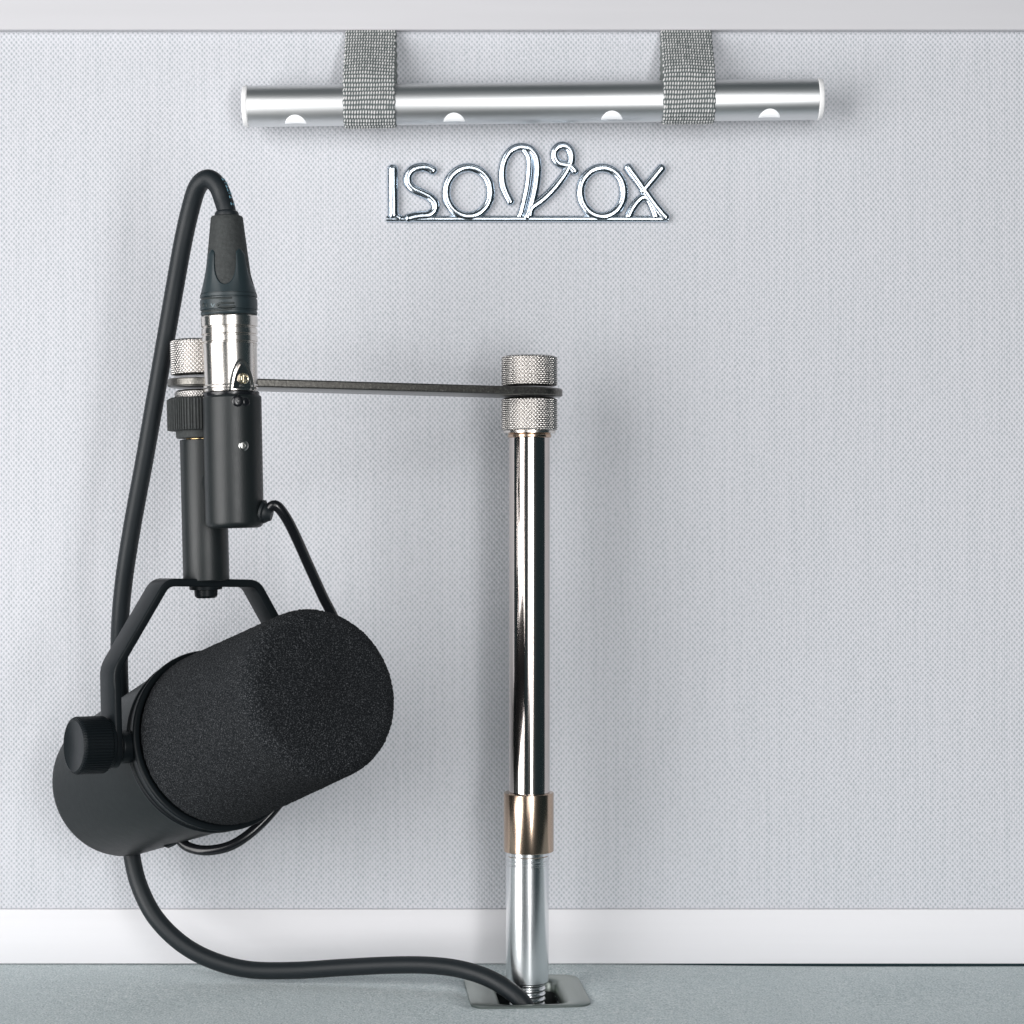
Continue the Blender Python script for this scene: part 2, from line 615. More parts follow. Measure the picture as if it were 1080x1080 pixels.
axis_up = unit(post(460) - post(830))
v, f = lathe_geo([(8.15, 0), (8.15, np.linalg.norm(post(457.5) - post(840)))], post(840), axis_up, 96)
mesh("pole", v, f, "chrome", st)
# bronze-toned lip under the knurled nut
lathe("lip_ring", [(8.2, 0), (8.75, 0.3), (8.75, 1.2), (8.4, 1.6), (8.75, 2.0), (8.75, 3.2)], post(462), axis_up, "bronze", st, 96)
lathe("collar", bevel_prof(10.0, 10.0, np.linalg.norm(post(835.5) - post(897.5)), 0.35), post(897.5), axis_up, "bronze", st, 96)
# lower aluminium tube, turned rings at its top
L = np.linalg.norm(post(898) - post(1035))
prof = [(7.6, 0), (8.3, 0.0), (8.55, 0.4), (8.55, L - 5.2), (8.2, L - 4.9), (8.2, L - 4.5), (8.6, L - 4.2), (8.6, L - 3.4), (8.2, L - 3.1), (8.2, L - 2.7), (8.65, L - 2.4), (8.65, L - 1.6), (8.3, L - 1.3), (8.3, L)]
lathe("lower_tube", prof, post(1035), axis_up, "alu", st, 96, sharp=25)


def thread_prof(r, L, pitch=2.0, d=0.7):
    p = []
    h = 0.0
    while h < L:
        p += [(r - d, h), (r, h + pitch * 0.4), (r, h + pitch * 0.6), (r - d, h + pitch)]
        h += pitch
    return p


lathe("threaded_stub", thread_prof(7.3, 20, 2.1, 0.75), post(1035) - axis_up * 20.5, axis_up, "alu", st, 72, sharp=60)
knurl_nut("knurled_nut", post(455.0), post(419.6), 10.75, st)
knurl_nut("knurled_nut", post(408.0), post(375.5), 10.75, st)
lathe("washer", [(9.0, 0), (10.4, 0.1), (10.4, 1.0), (9.0, 1.2)], post(457.2), axis_up, "nickel", st, 64)

# the arm: flat bar from the post to the microphone, round ends, dropping towards the microphone
D_MIC = 750.0
A_POST = post(414.3)
A_MIC = P(214.5, 404.5, D_MIC)
ad = unit(A_MIC - A_POST)
side = unit(np.cross(ad, np.array([0, 0, 1.0])))
nup = unit(np.cross(side, ad))
hw_, tk = 13.2, 2.8
outl = []
for t in np.linspace(-90, 90, 25):
    a = math.radians(t)
    outl.append(A_POST - ad * hw_ * math.cos(a) + side * hw_ * math.sin(a))
for t in np.linspace(90, -90, 25):
    a = math.radians(t)
    outl.append(A_MIC + ad * hw_ * math.cos(a) + side * hw_ * math.sin(a))
outl = np.array(outl)
cen = outl.mean(0)
k = len(outl)


def inset(o, s):
    mid = (A_POST + A_MIC) / 2
    r = []
    for p in o:
        t = np.clip(np.dot(p - A_POST, ad), 0, np.linalg.norm(A_MIC - A_POST))
        c = A_POST + ad * t
        r.append(p + unit(c - p) * s)
    return np.array(r)


lay = [inset(outl, 0.35) - nup * tk / 2, outl - nup * (tk / 2 - 0.35), outl + nup * (tk / 2 - 0.35), inset(outl, 0.35) + nup * tk / 2]
fs = [[i * k + j, i * k + (j + 1) % k, (i + 1) * k + (j + 1) % k, (i + 1) * k + j] for i in range(3) for j in range(k)]
fs += [list(range(k))[::-1], [3 * k + j for j in range(k)]]
arm = mesh("arm", np.concatenate(lay), fs, "arm", st, 30)
# bright ground faces of the bar: a thin skin under and over the cut edge
for sgn in (-1, 1):
    o2 = inset(outl, 0.6)
    lay2 = [o2 + nup * sgn * (tk / 2 - 0.2), o2 + nup * sgn * (tk / 2 + 0.12), inset(outl, 0.9) + nup * sgn * (tk / 2 + 0.2)]
    fs2 = [[i * k + j, i * k + (j + 1) % k, (i + 1) * k + (j + 1) % k, (i + 1) * k + j] for i in range(2) for j in range(k)]
    fs2 += [[2 * k + j for j in range(k)]]
    mesh("ground_face", np.concatenate(lay2), fs2, "dark_face", arm, 30)

# ------------------------------------------------------------------ microphone
UPM = unit(P(214.0, 460, D_MIC) - P(217.6, 610, D_MIC))         # the hanging assembly leans a little to the left
C = P(218.5, 781, D_MIC)                                        # where the yoke's pivot line crosses the body's axis
CB = P(230.0, 780.0, D_MIC)                                     # front of the body, on its axis
TH, EL = math.radians(35.7), math.radians(17.0)
ax_h = np.array([math.sin(TH), -math.cos(TH), 0.0])
AX = unit(ax_h * math.cos(EL) + np.array([0, 0, math.sin(EL)]))
PV = np.array([-math.cos(TH), -math.sin(TH), 0.0])              # pivot direction, towards the near knob
PV = unit(PV + np.array([0, 0, 0.03]))

mic = thing("microphone", "black broadcast microphone with foam windscreen hanging in a yoke from the stand arm", "microphone", C - np.array([0, 0, 38.0]))


def mtop(py, dpx=0.0):
    """A point on the vertical mount's axis at image row py."""
    px = 214.0 + (py - 460) / 150.0 * 3.6 + dpx
    return P(px, py, D_MIC)


# knurled nut + plates above and below the arm (part of the stand: they clamp the bar)
knurl_nut("knurled_nut", mtop(396.5), mtop(358.5), 10.9, st, 46, 1.6, 0.55)
knurl_nut("spacer_ring", mtop(421.5), mtop(411.5), 9.9, st, 60, 1.2, 0.2)

# ribbed black ring nut


def ribs(ph, h, r):
    return r + (0.0 if r < 12.4 else 1.0) * 0.28 * np.sign(np.sin(ph * 72))


prof = [(6, 0), (9.6, 0), (9.9, 0.5), (10.0, 2.6), (12.3, 2.8), (12.75, 3.0), (12.75, 14.2), (12.3, 14.6), (11.6, 15.0), (6, 15.0)]
ring = lathe("ring_nut", prof, mtop(462.0), UPM, "rubber_grey", mic, 432, ribs, 30)
lathe("brass_thread", thread_prof(6.3, 4, 1.0, 0.3), mtop(464.5), UPM, "brass", mic, 64)
cyl_between("mount_tube", mtop(612.5), mtop(463.5), 8.55, "mic", mic, 0.5, 96)

# the yoke
def YP(u, w):
    return C + PV * u + UPM * w


wtop = float(np.dot(mtop(614.5) - C, UPM))
U0 = 38.2
pts = [YP(U0, -2.5), YP(U0, 27.5), YP(17.5, wtop), YP(-19.5, wtop), YP(-U0, 27.5), YP(-U0, -2.5)]
path = subdivide(round_corners(pts, 3.2, 8), 2.0)
wd = unit(np.cross(PV, UPM))
v, f = ribbon_geo(path, wd, 12.5, 2.9, 0.6)
yoke = Mesher()
yoke.add(v, f)
for s in (1, -1):                                               # rounded feet of the strip
    v, f = lathe_geo(bevel_prof(6.25, 6.25, 2.9, 0.5), YP(s * U0, -2.5) - PV * 1.45, PV, 48)
    yoke.add(v, f)
yoke_o = yoke.build("yoke", "mic_satin", mic, 30)
hexp = lathe_geo([(1, -4.4), (3.4, -4.4), (4.2, -3.6), (4.4, -1.4), (6.0, -1.2), (6.2, 0)], YP(-1, wtop - 1.3), UPM, 48)
mesh("bolt", hexp[0], hexp[1], "mic_satin", yoke_o)

# knob at the near side


def kribs(ph, h, r):
    return r + (0.0 if r < 9.6 else 1.0) * 0.22 * np.sign(np.sin(ph * 60))


for s in (1,):
    prof = [(4, 0), (8.6, 0), (9.2, 0.6), (9.2, 1.6), (9.75, 2.0), (10.15, 2.4), (10.15, 12.2), (9.7, 12.9), (9.0, 13.3), (8.6, 13.1), (0.01, 12.9)]
    v, f = lathe_geo(prof, YP(s * (U0 + 1.5), 0), PV * s, 480, kribs)
    mesh("knob", v, f, "mic_satin", mic, 28)

# body and rings
R_F, R_R, L_B = 32.7, 29.3, 94.5
prof = [(0.01, -L_B), (16, -L_B), (R_R - 7, -L_B + 0.2)]
for i in range(10):
    t = math.radians(8 + 82 * i / 9)
    prof.append((R_R - 7 + 7 * math.sin(t), -L_B + 7 - 7 * math.cos(t)))
prof += [(R_R + 1.6, -50), (R_F, -9.2), (R_F - 0.7, -8.6), (R_F - 0.7, -7.4)]
body = lathe("body", prof, CB, AX, "mic_body", mic, 128, sharp=25)


def bead(r, h, s):
    return [(r + s * math.sin(math.radians(q)), h - s * math.cos(math.radians(q))) for q in range(0, 181, 30)]


prof = [(R_F - 1.5, -7.9)] + bead(R_F + 0.2, -7.0, 0.8) + [(R_F + 0.35, -5.8), (R_F + 0.75, -1.2)] + bead(R_F + 0.8, -0.2, 0.75) + [(R_F - 0.4, 0.7), (R_F - 1.2, 0.2), (R_F - 1.8, -0.8), (25, -0.8)]
lathe("front_ring", prof, CB, AX, "mic_satin", body, 160, sharp=40)
for s in (1, -1):
    v, f = lathe_geo(bevel_prof(6.0, 6.0, 6.2, 0.6), CB - AX * 7.0 + PV * s * 31.2, PV * s, 48)
    mesh("pivot_boss", v, f, "mic_satin", body)

# foam windscreen: dense skin with open-cell roughness
def foam():
    prof = [(28.5, -0.3), (30.6, 0.7), (31.9, 2.2), (32.5, 4.2)]
    r0, r1, te, tf = 32.7, 29.9, 82.0, 6.0
    for t in np.linspace(6, te - tf, 34):
        prof.append((r0 + (r1 - r0) * t / (te - tf), t))
    for a in np.linspace(6, 84, 14):
        a = math.radians(a)
        prof.append((r1 - tf + tf * math.cos(a), te - tf + tf * 0.92 * math.sin(a)))
    for q in np.linspace(0.97, 0, 14):
        prof.append(((r1 - tf) * q + 0.01, te - 0.48 + 0.7 * (1 - q * q)))
    prof = np.array(prof)
    s = np.concatenate([[0], np.cumsum(np.hypot(*np.diff(prof, axis=0).T))])
    ss = np.arange(0, s[-1], 0.42)
    pr = np.column_stack([np.interp(ss, s, prof[:, 0]), np.interp(ss, s, prof[:, 1])])
    seg = 460
    v, f = lathe_geo(pr, CB, AX, seg, None, True)
    n = len(pr)
    g = rng.normal(0, 1, (n, seg))
    g = 0.6 * g + 0.35 * (np.roll(g, 1, 0) + np.roll(g, 1, 1)) + 0.3 * np.roll(g, -1, 0)
    tang = np.gradient(pr, axis=0)
    tang /= np.linalg.norm(tang, axis=1)[:, None] + 1e-9
    nr, nh = tang[:, 1], -tang[:, 0]
    fade = np.clip(pr[:, 0] / 3.0, 0, 1)
    a, e1, e2 = frame_of(AX)
    ph = np.linspace(0, 2 * np.pi, seg, endpoint=False)
    amp = 0.11 * g * fade[:, None]
    rad = np.cos(ph)[:, None] * e1 + np.sin(ph)[:, None] * e2
    disp = amp[:, :, None] * (nr[:, None, None] * rad[None] + nh[:, None, None] * a[None, None])
    v = v + disp.reshape(-1, 3)
    mesh("foam_windscreen", v, f, "foam", mic, 180)


foam()

# connector housing hanging beside the mount tube
D_H = 733.0
H0, H1 = P(247.7, 557.0, D_H), P(244.8, 417.0, D_H)
UPH = unit(H1 - H0)
L = np.linalg.norm(H1 - H0)
RH = 10.55
prof = [(0.01, 0), (RH - 2.4, 0.0)]
for i in range(7):
    t = math.radians(90 * i / 6)
    prof.append((RH - 2.4 + 2.4 * math.sin(t), 2.4 - 2.4 * math.cos(t)))
prof += [(RH + 0.05, L - 1.0), (RH - 0.3, L - 0.3), (RH - 0.9, L), (RH - 1.6, L - 0.2), (8, L - 0.6)]
hous = lathe("connector_housing", prof, H0, UPH, "mic", mic, 96, sharp=25)
# link that fixes the housing to the mount tube
mid0 = (mtop(500) + mtop(520)) / 2
hm = H0 + UPH * np.dot(mid0 - H0, UPH)
cyl_between("link", mid0, hm, 5.0, "mic", mic, 0.4, 32)


def on_cyl(px, py, base, up, r, d, lift=0.0):
    """Point of the front of an upright cylinder that lies at the photo measurement (px, py)."""
    z = P(px, py, d)[2]
    c = base + up * ((z - base[2]) / up[2])
    dd = d - r * 0.8
    x = (px - 540) / F_PX * dd
    s = np.clip((x - c[0]) / r, -0.98, 0.98)
    nrm = np.array([s, -math.sqrt(1 - s * s), 0.0])
    zz = P(px, py, d + nrm[1] * r)[2]
    c = base + up * ((zz - base[2]) / up[2])
    return c + nrm * (r + lift), nrm


for (px, py, r, mt) in ((251.5, 423.0, 2.0, "glossy_black"), (259.5, 424.0, 1.5, "glossy_black"), (257.5, 470.0, 1.75, "screw")):
    p, nn = on_cyl(px, py, H0, UPH, RH, D_H)
    sc = Mesher()
    v, f = lathe_geo([(r * 0.25, 0.15), (r * 0.35, 0.45), (r * 0.7, 0.42), (r, 0.15), (r * 1.15, -0.3)], p, nn, 20)
    sc.add(v, f)
    sc.build("screw", mt, hous)
g, gn = on_cyl(277.2, 531.0, H0, UPH, RH, D_H)
gdir = unit(np.array([0.95, -0.1, -0.22]))
gp = H0 + UPH * 8.0 + gdir * (RH - 0.5)
lathe("grommet", [(4.6, 0), (4.7, 0.9), (3.8, 1.4), (3.6, 2.2), (2.9, 3.0), (2.2, 4.2)], gp, gdir, "rubber", hous, 40)
# its lead: behind the windscreen, round under the body and into its underside
lp = [gp + gdir * 1.5, P(290, 533, 731), P(301, 545, 733), P(312, 566, 738), P(325, 595, 746), P(340, 628, 754), P(356, 662, 762), P(366, 710, 772), P(358, 770, 780), P(317, 818, 782),
      P(288, 855, 778), P(266, 877, 775), P(243, 892, 774), P(218, 897, 775), P(198, 893, 778), P(188, 883, 780), P(183, 870, 780)]
tube("lead", catmull(lp, 10), 1.95, "glossy_black", mic, 20)
pc = P(180, 891, 782)
v, f = ribbon_geo([P(174.5, 893.5, 784), P(182, 890, 780), P(188, 884, 778), P(190, 874, 776)], (0.5, -0.85, 0), 4.0, 1.2, 0.3)
mesh("lead_clip", v, f, "mic_satin", mic)

# ------------------------------------------------------------------ cable with its plug
cb = thing("microphone_cable", "thick black cable looping from the silver plug down behind the microphone to the floor slot", "cable", P(250, 1026, 818))
B0 = P(243.6, 411.0, D_H)                      # foot of the plug shell, on the housing
B1 = P(239.2, 228.0, D_H)
UPB = unit(B1 - B0)


def bh(py):
    """Height along the plug axis at image row py."""
    return (P(240, py, D_H)[2] - B0[2]) / UPB[2]


SH = 9.95
gr = []
h0 = 0.0
prof = [(8, -1.5), (9.3, -1.5), (9.6, -0.6), (9.6, 0.2), (SH + 0.1, 0.5), (SH + 0.1, 1.2), (SH - 0.25, 1.6), (SH - 0.1, bh(368))]
for py in (362, 354, 346):
    h = bh(py)
    prof += [(SH + 0.12, h - 0.45), (SH - 0.25, h - 0.2), (SH - 0.25, h + 0.15), (SH + 0.25, h + 0.4)]
prof += [(SH + 0.35, bh(335)), (SH - 0.2, bh(333)), (8, bh(332))]
shell = lathe("plug_shell", prof, B0, UPB, "nickel", cb, 128, sharp=25)
lathe("gasket", [(9.4, -2.8), (10.0, -2.6), (10.25, -1.9), (10.25, -1.2), (9.7, -0.7), (9, -0.6)], B0, UPB, "glossy_black", cb, 96)


def cyl_stroke(pts_px, r_cyl, rad, name, mat, parent, lift=0.0, closed=False, per=8, base=B0, up=UPB, d=D_H):
    pts = [on_cyl(a, b_, base, up, r_cyl, d, lift)[0] for a, b_ in pts_px]
    if closed:
        path = catmull(pts + [pts[0]], per)[:-1]
    else:
        path = catmull(pts, per) if per > 1 else np.array(pts)
    return tube(name, path, rad, mat, parent, 10, closed)


# latch: arched recess outline, a raised tab inside it, a small round emblem
arch = [(243.2, 410.5), (244.4, 401), (246.8, 391), (250.3, 382.5), (254.2, 379.5), (258.5, 382.5), (262.5, 391), (265, 401), (266.2, 410.5)]
cyl_stroke(arch, SH, 0.42, "latch_outline", "well", shell, -0.12)
tabp = [(246.5, 410), (247.8, 400), (250.5, 391), (254.4, 384), (258.5, 391), (261.2, 400), (262.6, 410)]
tabc, tabn = on_cyl(254.6, 398.5, B0, UPB, SH, D_H)
tv, tf_ = [], []
for lift in (-0.1, 0.55):
    for a, b_ in catmull([(p[0], p[1]) for p in tabp], 6):
        tv.append(on_cyl(a, b_, B0, UPB, SH, D_H, lift)[0])
k = len(tv) // 2
tf_ = [[j, (j + 1) % k, k + (j + 1) % k, k + j] for j in range(k)]
# crown of the tab: rows across from left outline to right outline
lo = catmull(tabp, 6)
half = k // 2
for j in range(half):
    a, b_ = k + j, k + (k - 1 - j)
    c_, d_ = k + j + 1, k + (k - 2 - j)
    if c_ < d_:
        tf_.append([a, c_, d_, b_])
mesh("latch_tab", tv, tf_, "chrome", shell, 30)
em = Mesher()
ec, en = on_cyl(256.3, 399.3, B0, UPB, SH, D_H, 0.6)
v, f = lathe_geo([(2.0, -0.3), (2.0, 0.15), (1.75, 0.3), (1.55, 0.1), (0.01, 0.1)], ec, en, 32)
em.add(v, f)
e1 = unit(np.cross(np.array([0, 0, 1.0]), en))
for poly in (((-0.1, 1.3), (-0.1, -1.3)), ((-0.9, 0.7), (-0.9, -0.5)), ((0.5, 1.0), (1.2, 0.6), (0.7, 0.1), (1.2, -0.4), (0.6, -0.9))):
    pp = subdivide([ec + en * 0.15 + e1 * a + np.array([0, 0, b_]) for a, b_ in poly], 0.3)
    v, f = tube_geo(pp, 0.22, 8)
    em.add(v, f)
em.build("emblem", "emblem", shell)

# black boot ring with its grooves
prof = [(8, bh(333)), (10.0, bh(333)), (10.25, bh(331.5)), (10.25, bh(329.5)), (9.95, bh(329)), (9.95, bh(328)), (10.35, bh(327.4)), (10.35, bh(316.5)), (9.95, bh(316)), (9.95, bh(314.8)), (10.35, bh(314.2)), (10.3, bh(311)), (9.9, bh(310.5)), (9.9, bh(310)), (9.6, bh(309)), (7, bh(309))]
bring = lathe("boot_ring", prof, B0, UPB, "boot", cb, 128, sharp=25)
RB_ = 10.35
cyl_stroke([(247, 319.5), (238, 319.6), (232, 320.2), (229.8, 321.8), (232, 323.4), (240, 323.6), (248, 323.2)], RB_, 0.42, "groove_shade", "well", bring, -0.1)  # raised dark strokes: the grooves' shade is put into their colour
cyl_stroke([(212, 315.6), (218, 314.6), (225, 314.2), (235, 314.6), (244.5, 314.0)], RB_, 0.36, "groove_shade", "well", bring, -0.1)
cyl_stroke([(212, 328.6), (222, 327.8), (235, 326.6), (244.5, 325.6)], RB_, 0.36, "groove_shade", "well", bring, -0.1)
for nm, pl_, mt in (("lettering", ((212.6, 323.6), (212.7, 320.4), (214.2, 320.2), (214.4, 323.8)), "well"), ("lettering", ((217.6, 320.3), (217.6, 323.9)), "well"), ("lettering", ((223.2, 320.4), (225.0, 323.6), (226.8, 320.4)), "pale_ink")):
    cyl_stroke(pl_, RB_, 0.2, nm, mt, bring, 0.03, False, 2)

# rubber strain relief and the forked sleeve round it
hA, hB = bh(311), bh(228)
prof = [(9.2, hA), (9.1, hA + 2)] + [(9.2 - (9.2 - 5.75) * t ** 0.9, hA + (hB - hA) * t) for t in np.linspace(0.1, 0.98, 12)] + [(5.55, hB - 0.2), (5.1, hB), (3.6, hB - 0.3)]
relief = lathe("strain_relief", prof, B0, UPB, "rubber_grey", cb, 96, sharp=40)
seg, rows = 160, 26
a, e1_, e2_ = frame_of(UPB)
ph = np.linspace(-np.pi, np.pi, seg, endpoint=False)
front = math.atan2(0.0, 1.0)
ztop_hi, ztop_lo = bh(264.5), bh(302)
x_ = np.abs((ph + np.pi / 4) % (np.pi / 2) - np.pi / 4) / math.radians(31)
u_ = np.sqrt(np.clip(1 - np.clip(x_, 0, 1) ** 2, 0, 1)) ** 0.9
fin = np.clip((x_ - 1) / 0.45, 0, 1)
ztop = ztop_hi - 1.2 - (ztop_hi - 1.2 - ztop_lo) * u_ + 1.2 * np.sin(fin * np.pi / 2)
z0 = bh(310)


def relief_r(h):
    t = np.clip((h - hA) / (hB - hA), 0, 1)
    return 9.2 - (9.2 - 5.75) * t ** 0.9


vv = []
for shellk in (0, 1):
    for i in range(rows + 1):
        q = i / rows
        h = z0 + (ztop - z0) * q
        edge = np.clip((1 - q) / 0.08, 0, 1) ** 0.5
        r = relief_r(h) + (0.95 * edge * (0.55 + 0.45 * (1 - q)) if shellk == 0 else -0.25)
        vv.append(B0 + np.outer(h, a) + (r * np.cos(ph))[:, None] * e1_ + (r * np.sin(ph))[:, None] * e2_)
vv = np.concatenate(vv)
fc = []
for i in range(rows):
    for j in range(seg):
        k2 = (j + 1) % seg
        fc.append([i * seg + j, i * seg + k2, (i + 1) * seg + k2, (i + 1) * seg + j])
o2 = (rows + 1) * seg
for j in range(seg):
    k2 = (j + 1) % seg
    fc.append([rows * seg + j, rows * seg + k2, o2 + rows * seg + k2, o2 + rows * seg + j])
mesh("boot_sleeve", vv, fc, "boot", cb, 50)

R_C = 3.45
cp = [B0 + UPB * (hB - 6), B0 + UPB * (hB + 1.0), P(235.6, 211, 734), P(229.5, 196, 735), P(219.5, 188.5, 737), P(208.5, 197, 740), P(200.5, 222, 744), P(192.5, 258, 748), P(183.5, 308, 754), P(173.5, 365, 760), P(163, 425, 766),
      P(151.5, 490, 772), P(140, 552, 778), P(131, 610, 784), P(126.5, 660, 790), P(126.0, 710, 800), P(129, 770, 816), P(132, 820, 824), P(135, 862, 826), P(139.5, 905, 822), P(147.5, 936, 818), P(163.5, 967, 815), P(190, 994, 813),
      P(222, 1012, 812), P(262, 1022.5, 812), P(310, 1023.5, 811), P(360, 1020.5, 809), P(410, 1018, 806), P(450, 1018, 803), P(482, 1021.5, 800), P(510, 1029.5, 796), P(532, 1041, 792), P(549, 1055, 789), P(560, 1072, 788), P(566, 1092, 789)]
cpath = catmull(cp, 10)
wire = tube("jacket", cpath, R_C, "rubber", cb, 28)
lathe("cable_collar", [(3.3, -1), (4.3, -0.6), (4.4, 0.6), (4.1, 1.5), (3.4, 2.0)], B0 + UPB * hB, UPB, "rubber", cb, 48)
# faint blue print running down the bend of the jacket
pm = Mesher()
prt = [(237.5, 191.5), (239.6, 195), (241.2, 198.5), (242.4, 202), (243.3, 205.5), (244.2, 209.5), (246.2, 217.5)]
tk_ = cpath[8:48]
for i, (px, py) in enumerate(prt):
    target = P(px, py, 733)
    dd = np.hypot((cpath[:60, 0] / (cpath[:60, 1] + D_WALL) * F_PX + 540) - px, (540 - (cpath[:60, 2] - H_EYE) / (cpath[:60, 1] + D_WALL) * F_PX) - py)
    j = int(np.argmin(dd))
    c, t = cpath[j], unit(cpath[j + 1] - cpath[j - 1])
    out = target - c
    out[1] = 0
    out -= t * np.dot(out, t)
    off = min(np.linalg.norm(out), R_C * 0.9)
    lat = unit(out)
    fr = unit(np.cross(t, lat))
    if fr[1] > 0:
        fr = -fr
    nrm = lat * (off / R_C) + fr * math.sqrt(1 - (off / R_C) ** 2)
    cr = np.cross(nrm, t)
    base = c + nrm * (R_C - 0.02)
    seed = (((-0.55, -0.5), (-0.55, 0.5)), ((-0.55, 0), (0.5, 0)), ((0.5, -0.5), (0.5, 0.5)))
    pick = [seed, seed[:2], seed[1:], seed[::2], seed[:2], seed[1:], seed][i]
    for aa, bb in pick:
        pp = subdivide([base + cr * aa[0] * 1.4 + t * aa[1] * 0.95, base + cr * bb[0] * 1.4 + t * bb[1] * 0.95], 0.3)
        v, f = tube_geo(pp, 0.12, 6)
        pm.add(v, f)
pm.build("print", "print", wire)

# ------------------------------------------------------------------ light bar and its straps
D_BAR = 834.5
BL, BR = P(262.5, 112.2, D_BAR), P(861.5, 104.6, D_BAR)
BX = unit(BR - BL)
BRAD = 8.45
lamp = thing("light_bar", "brushed silver tube lamp with white end caps and four white lenses, slung in two straps", "lamp", (BL + BR) / 2 - np.array([0, 0, BRAD]))
cyl_between("tube", BL, BR, BRAD, "bar", lamp, 0.15, 128)
for p, s in ((BL, -1), (BR, 1)):
    v, f = lathe_geo(bevel_prof(BRAD + 0.15, BRAD - 0.1, 2.3, 0.6), p - BX * s * 0.1, BX * s, 96)
    mesh("end_cap", v, f, "white_plastic", lamp)
bup = unit(np.cross(BX, np.array([0, 1.0, 0])))
if bup[2] < 0:
    bup = -bup
bfr = unit(np.cross(bup, BX))
if bfr[1] > 0:
    bfr = -bfr
for px in (312.5, 479.0, 644.5, 810.0):
    x = (px - 540) / F_PX * D_BAR
    c = BL + BX * ((x - BL[0]) / BX[0])
    # half-moon lens let into the lower front of the tube
    verts, faces = [], []
    seg, rows = 40, 8
    for lay_, lift in ((0, 0.22), (1, -0.4)):
        for i in range(rows + 1):
            for j in range(seg + 1):
                u = -math.cos(math.pi * j / seg)
                top = 31.0 * math.sqrt(max(0.0, 1 - u * u))
                an = math.radians(-(70.0 - 2.5 * (1 - u * u) - top * i / rows))
                e_ = min(1.0, 3 * i / rows, 3 * (rows - i) / rows, 4 * (1 - abs(u)))
                nrm = bfr * math.cos(an) + bup * math.sin(an)
                verts.append(c + BX * (u * 4.4) + nrm * (BRAD + (lift * (0.3 + 0.7 * e_) if lay_ == 0 else lift)))
    st_ = seg + 1
    o_ = (rows + 1) * st_
    for i in range(rows):
        for j in range(seg):
            q = i * st_ + j
            faces.append([q, q + 1, q + st_ + 1, q + st_])
            faces.append([o_ + q, o_ + q + st_, o_ + q + st_ + 1, o_ + q + 1])
    for j in range(seg):
        faces.append([j, o_ + j, o_ + j + 1, j + 1])
        q = rows * st_ + j
        faces.append([q, q + 1, o_ + q + 1, o_ + q])
    mesh("lens", verts, faces, "lens", lamp)


